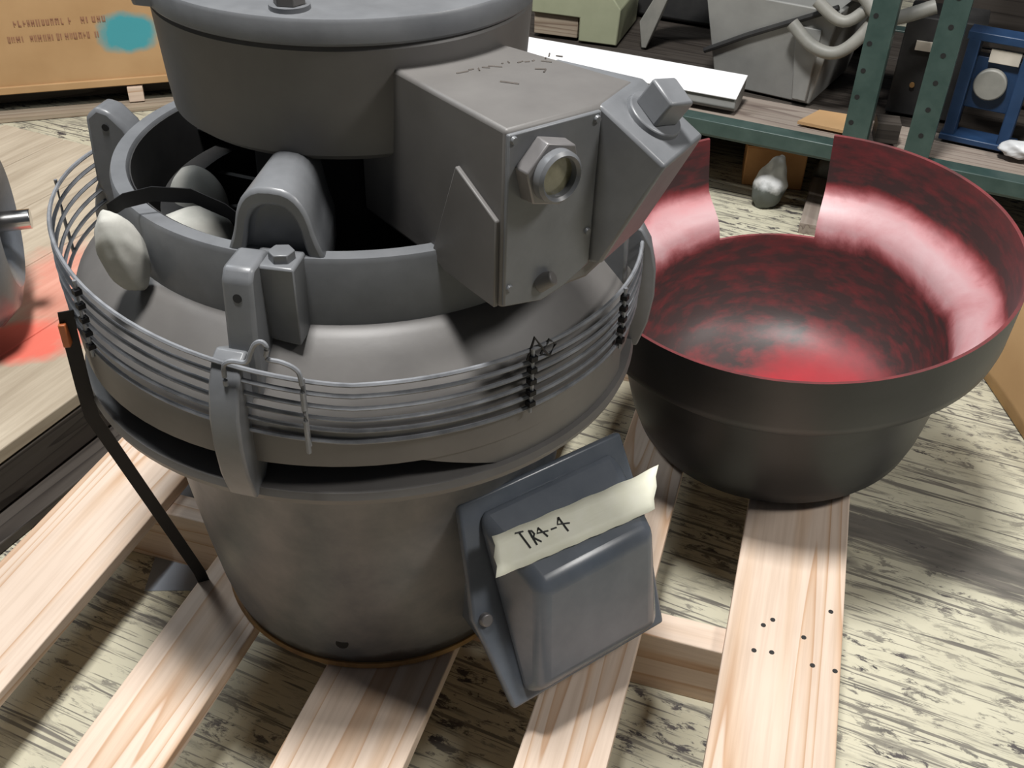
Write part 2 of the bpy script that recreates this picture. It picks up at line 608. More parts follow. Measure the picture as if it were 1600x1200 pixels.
def m_deck():
    """weathered deck with orange spray mark (local x along grain)"""
    mt, nt, bs = new_mat('weathered_deck_orange_spray')
    v = coords(nt, (2.2, 30, 30))
    n1 = noise(nt, v, 2, 5, 0.6, 0.3)
    c = ramp(nt, n1, [(0.3, (0.36, 0.29, 0.21)), (0.7, (0.55, 0.47, 0.36))])
    tc = nt.nodes.new('ShaderNodeTexCoord')
    geo = nt.nodes.new('ShaderNodeNewGeometry')
    sep = nt.nodes.new('ShaderNodeSeparateXYZ')
    nt.links.new(geo.outputs['Position'], sep.inputs[0])
    nn = math_(nt, 'MULTIPLY', math_(nt, 'SUBTRACT', noise(nt, geo.outputs['Position'], 12, 5, 0.6), 0.5), 1.6)

    def spot(x, y, rx, ry, a, b, s):
        dx = math_(nt, 'POWER', math_(nt, 'ABSOLUTE', math_(nt, 'DIVIDE', math_(nt, 'SUBTRACT', sep.outputs[0], x), rx)), 2.0)
        dy = math_(nt, 'POWER', math_(nt, 'ABSOLUTE', math_(nt, 'DIVIDE', math_(nt, 'SUBTRACT', sep.outputs[1], y), ry)), 2.0)
        return ramp(nt, math_(nt, 'ADD', math_(nt, 'ADD', dx, dy), nn), [(a, (s, s, s)), (b, (0, 0, 0))])
    k = math_(nt, 'MAXIMUM', spot(-0.50, 0.50, 0.10, 0.07, 0.3, 1.0, 0.95), spot(-0.49, 0.66, 0.09, 0.17, 0.2, 1.0, 0.45))
    c = mix(nt, k, c, (0.85, 0.17, 0.12))
    nt.links.new(c, bs.inputs['Base Color'])
    bs.inputs['Roughness'].default_value = 0.75
    bump(nt, bs, n1, 0.2, 0.002)
    return mt


M['deck'] = m_deck()

# ------------------------------------------------------------------ setting
ZF = -0.105
mb = MB()
mb.box((0.5, 2.0, ZF - 0.02), (9, 8, 0.04))
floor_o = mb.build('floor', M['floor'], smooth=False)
tag(floor_o, 'worn cream painted warehouse floor with dark scuffs', None, None, 'structure')
M['patch'] = paint('blue_grey_floor_paint', (0.24, 0.27, 0.32), (0.30, 0.33, 0.38), 0.5, 12)
MB().box((-0.175, 0.165, ZF + 0.0005), (0.22, 0.22, 0.001), Matrix.Rotation(R(-6), 3, 'Z')).build('paint_patch', M['patch'], floor_o, smooth=False)

# ------------------------------------------------------------------ main pallet
GD = Vector((0.43, 0.903, 0)).normalized()       # along the deck boards
GN = Vector((0.903, -0.43, 0)).normalized()      # across the boards
ga = math.atan2(GD.y, GD.x)
pallet = empty('pallet', (0, 0, ZF), 0)
tag(pallet, 'new pine pallet carrying the grey vertical motor and the red-lined bonnet', 'pallet')
PZ = -ZF   # pallet local z of deck top


def board(name, mat, parent, o0, o1, l0, l1, z0, z1, along=True, bevel=0.0015):
    """board in pallet frame: across offsets o0..o1, along l0..l1 (or swapped)"""
    if along:
        c = GN * (o0 + o1) / 2 + GD * (l0 + l1) / 2
        s = (l1 - l0, abs(o1 - o0), z1 - z0)
        rz = ga
    else:
        c = GN * (o0 + o1) / 2 + GD * (l0 + l1) / 2
        s = (abs(o1 - o0), l1 - l0, z1 - z0)
        rz = math.atan2(GN.y, GN.x)
    b = MB().box((0, 0, 0), s).build(name, mat, parent, bevel, smooth=False)
    b.location = (c.x, c.y, (z0 + z1) / 2)
    b.rotation_euler = (0, 0, rz)
    return b


LB0, LB1 = -0.62, 0.62
deck = []
for (a, b) in ((-0.404, -0.284), (-0.176, -0.084), (0.010, 0.130), (0.229, 0.314), (0.402, 0.524)):
    deck.append(board('deck_board', M['pine'], pallet, a, b, LB0, LB1, PZ - 0.017, PZ))
for l in (-0.60, -0.012, 0.57):
    board('stringer', M['pine'], pallet, -0.404, 0.520, l - 0.0, l + 0.036, 0.0, PZ - 0.0172, along=False)
nails = MB().cyl((0, 0, -0.0005), (0, 0, 0.0006), 0.0028, seg=10)
first = None
for (px, py) in ((0.408, -0.166), (0.421, -0.160), (0.386, -0.198), (0.404, -0.203), (0.446, -0.188), (0.441, -0.225), (0.490, -0.157), (0.462, -0.235)):
    if first is None:
        first = nails.build('nail', M['dark'], pallet)
        o = first
    else:
        o = first.copy()
        COL.objects.link(o)
    o.location = (px, py, PZ)

# ------------------------------------------------------------------ vertical motor
motor = empty('vertical_motor', (0, 0, 0))
tag(motor, 'grey vertical electric motor with wire fan guard strapped on the pine pallet', 'motor')


def pol(r, a, z):
    return Vector((r * math.cos(R(a)), r * math.sin(R(a)), z))


MB().lathe([(0.150, 0.0), (0.171, 0.0), (0.1735, 0.003), (0.172, 0.008), (0.160, 0.010), (0.150, 0.010)]).build('base_rim', M['rust'], motor)
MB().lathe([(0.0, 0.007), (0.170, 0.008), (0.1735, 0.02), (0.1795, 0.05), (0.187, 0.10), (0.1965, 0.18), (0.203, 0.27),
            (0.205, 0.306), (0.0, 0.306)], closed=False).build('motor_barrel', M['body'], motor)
MB().cyl(pol(0.168, -104.8, 0.046), pol(0.1795, -104.8, 0.047), 0.0066, seg=16).build('drain_hole', M['hole'], motor)
MB().lathe([(0.150, 0.300), (0.210, 0.300), (0.250, 0.306), (0.2605, 0.313), (0.2625, 0.319), (0.2605, 0.325), (0.250, 0.327), (0.150, 0.327)]).build('lower_lip', M['motor'], motor)
MB().lathe([(0.150, 0.320), (0.172, 0.320), (0.172, 0.46), (0.150, 0.46)]).build('inner_wall', M['dark'], motor)  # shade behind the slots put into the dark colour
shroud = MB().lathe([(0.2575, 0.350), (0.2585, 0.372), (0.2575, 0.390), (0.253, 0.401), (0.243, 0.413), (0.228, 0.430),
                     (0.216, 0.440), (0.206, 0.446), (0.196, 0.446), (0.196, 0.434), (0.222, 0.418), (0.240, 0.398),
                     (0.250, 0.384), (0.2505, 0.350)]).build('shroud', M['motor'], motor)
wp, wf = [], []
for i in range(25):
    a = -84 + 56 * i / 24
    zb = 0.352 - 0.032 * min(1.0, max(0.0, (a + 84) / 20))
    wp += [tuple(pol(r, a, z)) for r, z in ((0.240, zb), (0.2560, zb), (0.2560, 0.356), (0.240, 0.356))]
for i in range(24):
    for k in range(4):
        wf.append((4 * i + k, 4 * i + (k + 1) % 4, 4 * i + 4 + (k + 1) % 4, 4 * i + 4 + k))
wf += [(0, 1, 2, 3), (99, 98, 97, 96)]
MB().add(wp, wf).build('slot_web', M['motor'], motor)
for a0, a1 in ((24, 62), (114, 152)):
    MB().lathe([(0.240, 0.318), (0.257, 0.318), (0.2582, 0.356), (0.240, 0.356)], seg=16, a0=a0, a1=a1).build('slot_web', M['motor'], motor)
MB().lathe([(0.191, 0.436), (0.206, 0.436), (0.2065, 0.498), (0.205, 0.502), (0.193, 0.502), (0.191, 0.498)], seg=128).build('top_ring', M['motor_smooth'], motor)

MB().lathe([(0.180, 0.372), (0.1905, 0.372), (0.1905, 0.4995), (0.1895, 0.4995), (0.1885, 0.38), (0.180, 0.38)], seg=96).build('ring_shade_sleeve', M['dark'], motor)  # dark sleeve that paints in the shade inside the ring

# arched legs that carry the upper housing
LUGA = (-109.0, -19.0, 71.0, 161.0)


def leg_mesh():
    mb = MB()
    prof = []
    n = 18
    for i in range(n + 1):
        ph = math.pi * i / n
        c, s = math.cos(ph), math.sin(ph)
        x = 0.031 * math.copysign(abs(c) ** 0.72, c)
        z = 0.499 + 0.0535 * (s ** 0.80)
        if i in (0, n): x *= 1.22
        if i in (1, n - 1): x *= 1.06
        prof.append((x, z))
    prof = [(prof[0][0], 0.470)] + prof + [(prof[-1][0], 0.470)]
    n = len(prof)
    back = [(0.120, x * 0.66 - 0.006, z + 0.006) for x, z in prof]
    front = [(0.2010, x, z) for x, z in prof]
    ins = [(x * 0.70, 0.470 + (z - 0.470) * 0.84 if z > 0.471 else 0.470) for x, z in prof]
    rim = [(0.2010, x, z) for x, z in ins]
    deep = [(0.1930, x, z) for x, z in ins]
    fs_ = [tuple(range(n)), tuple(range(3 * n, 4 * n))]
    for i in range(n):
        j = (i + 1) % n
        for b in (0, n, 2 * n):
            fs_.append((b + i, b + j, b + n + j, b + n + i))
    mb.add(back + front + rim + deep, fs_)
    return mb


leg0 = leg_mesh().build('arched_leg', M['motor_smooth'], motor, bevel=0.003)
leg0.rotation_euler = (0, 0, R(-108))
for a in (12, 132):
    c = leg0.copy()
    COL.objects.link(c)
    c.rotation_euler = (0, 0, R(a))


# lugs: bolt pad, drilled plate, bolt
def lug_build():
    pad = hull([(r, x, z) for r, x, z in ((0.200, -0.016, 0.498), (0.200, 0.024, 0.498), (0.226, -0.004, 0.505), (0.226, 0.024, 0.505),
                                          (0.200, -0.010, 0.5055), (0.200, 0.024, 0.5055), (0.224, 0.012, 0.44), (0.226, 0.024, 0.44), (0.200, -0.016, 0.44), (0.200, 0.024, 0.44),
                                          (0.219, -0.012, 0.44))])
    o = pad.build('lug', M['motor_smooth'], motor, bevel=0.002)
    pl = MB().prism([(0.206, 0.508), (0.236, 0.508), (0.242, 0.500), (0.248, 0.440), (0.250, 0.398), (0.215, 0.425), (0.206, 0.44)],
                    lambda p, k: (p[0], -0.024 if k == 0 else -0.001, p[1]))
    q = pl.build('lug_plate', M['motor_smooth'], o, bevel=0.003)
    h = MB().cyl((0.2405, -0.0125, 0.4865), (0.2436, -0.0125, 0.487), 0.0034, seg=14).build('bolt_hole', M['hole'], o)
    bolt = MB().cyl((0.2125, 0.011, 0.5035), (0.2125, 0.011, 0.512), 0.0098, seg=6).build('hex_bolt', M['motor_smooth'], o, bevel=0.0008)
    return o


lug0 = lug_build()
lug0.rotation_euler = (0, 0, R(-108.5))
for a in (-18.5, 71.5):
    c = copy_tree(lug0, motor)
    c.rotation_euler = (0, 0, R(a))


ll2 = MB().prism([(0.198, 0.442), (0.200, 0.474), (0.212, 0.500), (0.226, 0.514), (0.238, 0.517), (0.250, 0.507), (0.253, 0.445), (0.244, 0.412), (0.215, 0.43)],
               lambda p, k: (p[0], -0.016 if k == 0 else 0.012, p[1])).build('lug', M['motor_smooth'], motor, bevel=0.004)
ll2.rotation_euler = (0, 0, R(161))
MB().cyl((0.231, 0.0115, 0.499), (0.231, 0.0128, 0.499), 0.0034, seg=14).build('bolt_hole', M['hole'], ll2)


# clamp brackets over the guard
def bracket_build():
    mb = MB().prism([(0.225, 0.360), (0.252, 0.318), (0.266, 0.318), (0.2735, 0.345), (0.2765, 0.375), (0.275, 0.402), (0.269, 0.425), (0.259, 0.442),
                     (0.250, 0.447), (0.238, 0.440), (0.225, 0.425)], lambda p, k: (p[0], (-0.013 if k == 0 else 0.011), p[1]))
    return mb.build('guard_bracket', M['motor_smooth'], motor, bevel=0.002)


br0 = bracket_build()
br0.rotation_euler = (0, 0, R(-113))
for a in (-13, 67, 157):
    c = br0.copy()
    COL.objects.link(c)
    c.rotation_euler = (0, 0, R(a))


# wire guard
def gz(k, a):
    left = max(0.0, math.cos(R(a - 176)))
    return 0.376 + 0.0108 * k + left * (0.026 + 0.0022 * k) - 0.0012 * math.sin(R(3 * a + 40)) * (k == 5)


for k in range(6):
    path = [pol(0.2605 + 0.0006 * math.sin(R(5 * a + 70 * k)), a, gz(k, a)) for a in range(0, 360, 3)]
    MB().tube(path, 0.0019, 6, closed=True).build('guard_wire', M['wire'], motor)
for a in (-100.5, -62.2, -35.5, -4, 30, 100, 130, 176, -146):
    MB().tube([pol(0.2635, a, gz(-0.3, a)), pol(0.2645, a, gz(2.5, a)), pol(0.2635, a, gz(5.3, a))], 0.0016, 6).build('guard_upright', M['wire'], motor)
for a in (-62.2, -35.5, -146):
    for k in range(1, 6):
        MB().box((0, 0, 0), (0.006, 0.006, 0.0042)).build('wire_tie', M['black'], motor).matrix_basis = Matrix.Translation(pol(0.2635, a, gz(k - 0.5, a))) @ Matrix.Rotation(R(a), 4, 'Z')
MB().tube(smooth_path([(-0.103, -0.248, 0.428), (-0.103, -0.248, 0.438), (-0.102, -0.248, 0.446), (-0.096, -0.25, 0.450), (-0.086, -0.254, 0.451), (-0.082, -0.255, 0.459), (-0.078, -0.256, 0.467),
           (-0.073, -0.258, 0.470), (-0.070, -0.259, 0.466), (-0.071, -0.258, 0.456), (-0.061, -0.261, 0.454), (-0.052, -0.263, 0.449), (-0.049, -0.264, 0.441),
           (-0.049, -0.264, 0.413), (-0.049, -0.264, 0.373)], 4), 0.0019, 7).build('wire_clip', M['wire'], motor)
MB().tube([(0.119, -0.233, 0.423), (0.124, -0.231, 0.442), (0.133, -0.226, 0.426), (0.138, -0.223, 0.419), (0.143, -0.219, 0.427), (0.137, -0.223, 0.434), (0.130, -0.228, 0.424)],
          0.0012, 6).build('twisted_wire', M['dark'], motor)

# fan hub and blades deep inside the windows, coloured near black for the shade there
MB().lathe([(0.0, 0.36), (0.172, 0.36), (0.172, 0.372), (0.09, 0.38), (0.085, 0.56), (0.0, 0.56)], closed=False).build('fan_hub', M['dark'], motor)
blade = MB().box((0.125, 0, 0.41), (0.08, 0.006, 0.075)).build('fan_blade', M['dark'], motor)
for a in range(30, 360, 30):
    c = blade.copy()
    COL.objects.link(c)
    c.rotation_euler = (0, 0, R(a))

# upper housing with cover plate
MB().lathe([(0.080, 0.549), (0.138, 0.549), (0.1455, 0.555), (0.1475, 0.575), (0.1515, 0.634), (0.1495, 0.6368), (0.080, 0.6368)], seg=128).build('housing', M['motor'], motor)
cov = MB().lathe([(0.080, 0.6378), (0.1525, 0.6378), (0.1545, 0.640), (0.1550, 0.654), (0.1535, 0.6565), (0.080, 0.6575)], seg=128).build('cover_plate', M['motor_smooth'], motor)
MB().lathe([(0.0, 0.650), (0.104, 0.650), (0.104, 0.70), (0.0, 0.70)], closed=False).build('cover_hub', M['motor'], cov)
b0 = MB().cyl((0, 0, 0.655), (0, 0, 0.660), 0.0145, seg=20).build('bolt_washer', M['motor_smooth'], cov)
b1 = MB().cyl((0, 0, 0.660), (0, 0, 0.674), 0.0115, seg=6).build('cover_bolt', M['motor'], cov, bevel=0.0008)
for a in (-107, -17, 73, 163):
    for src in (b0, b1):
        if a == -107: c = src
        else:
            c = src.copy()
            COL.objects.link(c)
        c.location = (0.132 * math.cos(R(a)), 0.132 * math.sin(R(a)), 0)
ear = hull([tuple(pol(r, a, z)) for r, a, z in ((0.14, -176, 0.640), (0.14, -150, 0.640), (0.1655, -170, 0.640), (0.1655, -160, 0.640),
                                              (0.14, -176, 0.656), (0.14, -150, 0.656), (0.1655, -170, 0.656), (0.1655, -160, 0.656))])
ear.build('plate_ear', M['motor_smooth'], cov, bevel=0.002)

# conduit box: local frame x = outward (a), y = sideways (b)
FA = Vector((0.477, -0.879, 0)).normalized()
FB = Vector((0.879, 0.477, 0)).normalized()
cbox_body = [(0.09, -0.044), (0.276, -0.044), (0.276, 0.034), (0.255, 0.084), (0.10, 0.045)]
cb = MB().prism(cbox_body, lambda p, k: (p[0], p[1], 0.489 if k == 0 else 0.620)).build('conduit_box', M['motor'], motor, bevel=0.003)
cb.matrix_basis = frame(FA, FB, (0, 0, 1), (0, 0, 0))
fp = MB().prism([(-0.0435, 0.492), (-0.010, 0.486), (0.010, 0.491), (0.033, 0.503), (0.0335, 0.6175), (-0.0435, 0.6175)],
                lambda p, k: (0.275 if k == 0 else 0.2785, p[0], p[1])).build('front_plate', M['motor_smooth'], cb, bevel=0.0012)
for b, z in ((-0.0395, 0.6135), (0.0295, 0.6125), (-0.0395, 0.506), (0.0285, 0.530)):
    MB().cyl((0.278, b, z), (0.2805, b, z), 0.0030, 0.0022, seg=12).build('plate_screw', M['motor_smooth'], fp)
MB().cyl((0.278, -0.0145, 0.5885), (0.2905, -0.0145, 0.5885), 0.0245, 0.0235, seg=6).build('hex_nut', M['nut'], fp, bevel=0.001)
MB().lathe([(0.0135, -0.003), (0.0135, 0.006), (0.0155, 0.008), (0.0178, 0.006), (0.0182, -0.003)], seg=40).build('bezel', M['motor_smooth'], fp).matrix_basis = frame((0, 1, 0), (0, 0, 1), (1, 0, 0), (0.2905, -0.0145, 0.5885))
MB().cyl((0.288, -0.0145, 0.5885), (0.2915, -0.0145, 0.5885), 0.0138, seg=32).build('sight_glass', M['glass'], fp)
MB().cyl((0.2765, -0.012, 0.500), (0.286, -0.006, 0.507), 0.0075, 0.005, seg=14).build('drain_plug', M['motor'], fp, bevel=0.001)
# folded patch on the left wall
MB().prism([(0.225, 0.578), (0.272, 0.556), (0.272, 0.4895), (0.210, 0.4895), (0.193, 0.496)], lambda p, k: (p[0], -0.0435 if k == 0 else -0.0475, p[1])).build('side_patch', M['motor'], cb, bevel=0.001)

mk = MB()
rnd = random.Random(11)
for i in range(16):
    x = 0.176 + rnd.uniform(-0.004, 0.004) + 0.0006 * i
    y = -0.012 + i * 0.0055
    mk.tube([(x, y, 0.6203), (x + rnd.uniform(-0.006, 0.006), y + rnd.uniform(0.001, 0.006), 0.6203)], 0.0006, 4)
mk.tube([(0.205, 0.004, 0.6203), (0.216, 0.012, 0.6203)], 0.0007, 4)
mk.tube([(0.198, 0.040, 0.6203), (0.203, 0.046, 0.6203), (0.207, 0.041, 0.6203)], 0.0007, 4)
mk.build('scrawl', M['scrawl'], cb, kind='stuff', label='faint brown illegible scrawl')

# lifting lug at the front right corner of the conduit box
LN = Vector((0.93, 0.37, 0)).normalized()       # outward in (a, b)
LE = Vector((-0.37, 0.93, 0)).normalized()
P1 = Vector((0.276, 0.034, 0))


def lugp(s, e, z):
    q = P1 + LN * s + LE * e
    return (q.x, q.y, z)


ll = MB().prism([(-0.07, 0.6195), (0.0, 0.6195), (0.0505, 0.589), (0.010, 0.503), (-0.05, 0.492)], lambda p, k: lugp(p[0], 0.0005 if k == 0 else 0.066, p[1]))
ll_o = ll.build('lifting_lug', M['motor_smooth'], cb, bevel=0.0025)
sl = Vector((LN.x * 0.0505, LN.y * 0.0505, -0.0305)).normalized()
nn = Vector(LE).cross(sl)
if nn.z < 0: nn = -nn
bc = Vector(lugp(0.023, 0.036, 0.6195 - 0.0139))
MB().cyl(bc - nn * 0.002, bc + nn * 0.004, 0.0215, 0.0205, seg=32).build('washer', M['motor_smooth'], ll_o, bevel=0.001)
rotm = Matrix((LE, sl, nn)).transposed() @ Matrix.Rotation(R(20), 3, 'Z')
MB().box(tuple(bc + nn * 0.014), (0.024, 0.024, 0.022), rotm).build('square_bolt_head', M['motor_smooth'], ll_o, bevel=0.002)

# terminal box: local x = t, y = v, z = outward
TH, TL = R(-63), R(27)
TO = Vector((math.cos(TH) * math.cos(TL), math.sin(TH) * math.cos(TL), math.sin(TL)))
TT = Vector((-math.sin(TH), math.cos(TH), 0))
TV = TO.cross(TT)
TM = frame(TT, TV, TO, TO * 0.282)
tb = hull([(-0.012, 0.110, -0.004), (0.155, 0.110, -0.004), (-0.012, -0.082, -0.004), (0.155, -0.082, -0.004),
           (-0.005, 0.100, -0.055), (0.150, 0.100, -0.055), (-0.005, -0.020, -0.115), (0.150, -0.020, -0.115)])
tb_o = tb.build('terminal_box', M['term'], motor, bevel=0.003)
tb_o.matrix_basis = TM
outline = [(-0.024, 0.120), (0.167, 0.120), (0.175, 0.03), (0.167, -0.091), (-0.023, -0.091), (-0.034, -0.02), (-0.040, 0.012), (-0.034, 0.045)]
fl = MB().prism(outline, lambda p, k: (p[0], p[1], -0.0045 if k == 0 else 0.0045)).build('box_flange', M['term'], tb_o, bevel=0.003, bseg=3)
lid = MB()
base = [(-0.012, 0.110, 0.003), (0.157, 0.110, 0.003), (0.157, -0.083, 0.003), (-0.012, -0.083, 0.003)]
topf = [(0.008, 0.036, 0.060), (0.143, 0.036, 0.060), (0.139, -0.074, 0.030), (-0.004, -0.074, 0.030)]
lid.add(base + topf, [(3, 2, 1, 0), (4, 5, 6, 7), (0, 1, 5, 4), (1, 2, 6, 5), (2, 3, 7, 6), (3, 0, 4, 7)])
lid_o = lid.build('lid', M['term'], tb_o, bevel=0.011, bseg=5)
for x, y in ((-0.028, 0.008), (0.164, 0.010)):
    sc = MB().cyl((x, y, 0.003), (x, y, 0.010), 0.0068, 0.0060, seg=16).build('cover_screw', M['nut'], tb_o, bevel=0.001)

# ------------------------------------------------------------------ masking tape with handwriting
dv, dd = 0.04 - 0.108, 0.056 - 0.006
Ls = math.hypot(dv, dd)
SD = (TV * dv + TO * dd) / Ls
SN = TT.cross(-SD)
if SN.dot(TO) < 0: SN = -SN
TAPE = frame(TT, SD, -SN if TT.cross(SD).dot(SN) < 0 else SN, TO * 0.282 + TV * 0.108 + TO * 0.006 + SN * 0.003)
sgn = -1.0 if TT.cross(SD).dot(SN) < 0 else 1.0
tp = MB()
nx = 24
top_e, bot_e = [], []
for i in range(nx + 1):
    u = i / nx
    x0 = -0.0125 + (0.1785 + 0.0125) * u
    x1 = -0.0265 + (0.1485 + 0.0265) * u
    y0 = 0.0282 + (0.0369 - 0.0282) * u
    y1 = 0.063 + (0.073 - 0.063) * u
    if i == 0: x0 += 0.002; x1 -= 0.001
    lift = 0.0018 + 0.004 * max(0, u - 0.86) / 0.14 + 0.0035 * max(0, 0.12 - u) / 0.12
    top_e.append((x0 + 0.0008 * math.sin(i * 2.1) * (i in (0, nx)), y0 + 0.0005 * math.sin(i * 1.3), sgn * (lift + 0.0045 * max(0, u - 0.9) * 10 * 0.6)))
    bot_e.append((x1, y1 + 0.0004 * math.sin(i * 1.7), sgn * lift))
pts, fs = [], []
for i in range(nx + 1):
    a, b = Vector(top_e[i]), Vector(bot_e[i])
    for j in range(5):
        p = a.lerp(b, j / 4)
        if i in (0, nx): p.x += (0.0015 if j % 2 else -0.001) * (1 if i == 0 else -1)
        pts.append(tuple(p))
for i in range(nx):
    for j in range(4):
        k = i * 5 + j
        fs.append((k, k + 1, k + 6, k + 5))
tape = tp.add(pts, fs).build('masking_tape', M['tape'])
sm = tape.modifiers.new('thick', 'SOLIDIFY')
sm.thickness = 0.0004
tape.matrix_world = TAPE
tag(tape, 'cream masking tape strip lettered TR4-4 stuck across the terminal box lid', 'tape')
strokes = [[(.0114, .0345), (.0191, .0360)], [(.0151, .0355), (.0171, .0527)],
           [(.0244, .0378), (.0243, .0527)], [(.0240, .0378), (.0268, .0390), (.0278, .0425), (.0256, .0446), (.0236, .0437)], [(.0238, .0438), (.0298, .0519)],
           [(.0339, .0388), (.0381, .0503)], [(.0341, .0395), (.0303, .0433), (.0412, .0456)],
           [(.0447, .0458), (.0503, .0463)],
           [(.0576, .0386), (.0590, .0543)], [(.0576, .0386), (.0531, .0442), (.0645, .0479)]]
wr = MB()
for st in strokes:
    wr.tube([(x, y, sgn * 0.0026) for x, y in st], 0.0009, 5)
wr.build('handwriting', M['ink'], tape, label='black marker letters TR4-4')

# ------------------------------------------------------------------ bonnet: red-lined bowl lying upside down
BN = Vector((-0.11344, -0.08927, 0.98953)).normalized()
BU = Vector((0.99349, 0.0, 0.1139)).normalized()
BV = BN.cross(BU)
inner = [(0.2535, 0.0), (0.2515, -0.03), (0.2490, -0.068), (0.2465, -0.077), (0.238, -0.085), (0.224, -0.093), (0.212, -0.101), (0.204, -0.112), (0.200, -0.131),
         (0.196, -0.16), (0.188, -0.195), (0.174, -0.228), (0.152, -0.252), (0.122, -0.267), (0.09, -0.274), (0.06, -0.277), (0.03, -0.278), (0.0, -0.278)]
outer = [(0.2575, 0.0005), (0.2555, -0.03), (0.2530, -0.068), (0.2505, -0.080), (0.242, -0.089), (0.228, -0.097), (0.216, -0.105), (0.208, -0.115), (0.204, -0.131),
         (0.201, -0.16), (0.197, -0.205), (0.191, -0.240), (0.184, -0.265), (0.172, -0.278), (0.15, -0.281), (0.10, -0.282), (0.05, -0.282), (0.0, -0.282)]
NS = 180
NA0, NA1 = 57, 96
KN = 8                      # the notch is cut down to this profile point
n = len(inner)
me = bpy.data.meshes.new('motor_bonnet')
bm = bmesh.new()
gi = [[bm.verts.new((r * math.cos(R(2 * i)), r * math.sin(R(2 * i)), z)) for r, z in inner[:-1]] for i in range(NS)]
go = [[bm.verts.new((r * math.cos(R(2 * i)), r * math.sin(R(2 * i)), z)) for r, z in outer[:-1]] for i in range(NS)]
ci, co = bm.verts.new((0, 0, inner[-1][1])), bm.verts.new((0, 0, outer[-1][1]))


def cut(i):
    return NA0 < (i % NS) * 2 + 1 < NA1


def face(vv, mi):
    f = bm.faces.new(vv)
    f.material_index = mi
    f.smooth = True


for i in range(NS):
    j = (i + 1) % NS
    k0 = KN if cut(i) else 0
    for k in range(k0, n - 2):
        face((gi[i][k], gi[i][k + 1], gi[j][k + 1], gi[j][k]), 0)
        face((go[i][k], go[j][k], go[j][k + 1], go[i][k + 1]), 1)
    face((gi[i][n - 2], ci, gi[j][n - 2]), 0)
    face((go[i][n - 2], go[j][n - 2], co), 1)
    face((gi[i][k0], gi[j][k0], go[j][k0], go[i][k0]), 0)
    if cut(i) != cut(j):
        for k in range(KN):
            face((gi[j][k], gi[j][k + 1], go[j][k + 1], go[j][k]), 0)
bmesh.ops.delete(bm, geom=[v for v in bm.verts if not v.link_faces], context='VERTS')
bmesh.ops.recalc_face_normals(bm, faces=bm.faces)
bm.to_mesh(me)
bm.free()
me.set_sharp_from_angle(angle=R(50))
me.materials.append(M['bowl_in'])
me.materials.append(M['bowl_out'])
bowl = bpy.data.objects.new('motor_bonnet', me)
COL.objects.link(bowl)
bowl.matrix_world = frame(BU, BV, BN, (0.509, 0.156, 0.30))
tag(bowl, 'upturned black fan bonnet, sooty red inside, square notch cut in its rim', 'motor cover')

# ------------------------------------------------------------------ straps and rags on the motor
st = MB()
path = [Vector(p) for p in ((-0.200, -0.023, -0.010), (-0.202, -0.030, 0.02), (-0.2462, -0.1035, 0.300), (-0.2455, -0.1075, 0.335), (-0.2425, -0.1145, 0.395), (-0.240, -0.1175, 0.418))]
wd = [Vector((0.95, 0.25, 0.0))] * len(path)
st.ribbon(path, wd, 0.0125, 0.0012, [Vector((0.25, -0.95, 0.0))] * len(path))
strap = st.build('steel_strap', M['black'])
tag(strap, 'black steel strap running down the left of the motor to the pallet', 'strap')
ck = MB().box((-0.2452, -0.113, 0.396), (0.006, 0.017, 0.022)).build('strap_seal', M['orange'], strap, bevel=0.001, label='rusty orange strap seal')
p2 = [Vector(p) for p in ((-0.190, -0.118, 0.505), (-0.176, -0.122, 0.515), (-0.155, -0.118, 0.518), (-0.126, -0.120, 0.516), (-0.100, -0.136, 0.510), (-0.084, -0.146, 0.500))]
s2 = MB().ribbon(p2, [Vector((0, 0, 1))] * 6, 0.012, 0.0012, [Vector((0.05, -1, 0))] * 6).build('steel_strap', M['black'])
tag(s2, 'short dark strap lying across the top ring opening left of the arched leg', 'strap')


def blob(name, loc, size, rot, mat, seed, amp=0.12, sub=4, taper=0.0):
    """crumpled lump: low waves plus sharp ridged folds"""
    bm = bmesh.new()
    bmesh.ops.create_icosphere(bm, subdivisions=sub, radius=1)
    rnd = random.Random(seed)
    def wave(lo, hi):
        return (Vector((rnd.uniform(-1, 1), rnd.uniform(-1, 1), rnd.uniform(-1, 1))).normalized() * rnd.uniform(lo, hi), rnd.uniform(0, 6))
    lowf = [wave(1.2, 3.0) for _ in range(5)]
    folds = [wave(2.5, 5.5) for _ in range(6)]
    for v in bm.verts:
        p = v.co.copy()
        d = sum(math.sin(f.dot(p) + q) for f, q in lowf) / 5
        e = sum(1 - 2 * abs(math.sin(f.dot(p) + q)) for f, q in folds) / 6
        q = p * (1 + amp * d * 1.6 + amp * e * 1.1)
        k = 1 - taper * max(0.0, p.z)
        v.co = Vector((q.x * size[0] * k, q.y * size[1] * k, q.z * size[2]))
    me = bpy.data.meshes.new(name)
    bm.to_mesh(me)
    bm.free()
    me.shade_smooth()
    me.materials.append(mat)
    o = bpy.data.objects.new(name, me)
    COL.objects.link(o)
    o.location = loc
    o.rotation_euler = rot
    return o


tag(blob('rag', (-0.182, -0.134, 0.478), (0.017, 0.019, 0.037), (R(8), R(-10), 0.3), M['cloth'], 3, 0.09), 'white rag bundle tucked outside the top ring by the left lug', 'rag')
tag(blob('rag', (-0.140, 0.000, 0.450), (0.026, 0.036, 0.036), (0, 0, 0.4), M['cloth'], 5, 0.08), 'larger white rag bundle stuffed inside the top ring opening', 'rag')
tag(blob('rag', (-0.140, -0.060, 0.452), (0.034, 0.028, 0.026), (0, 0, 0.2), M['cloth'], 8, 0.09), 'grubby white rag below the strap inside the top ring', 'rag')

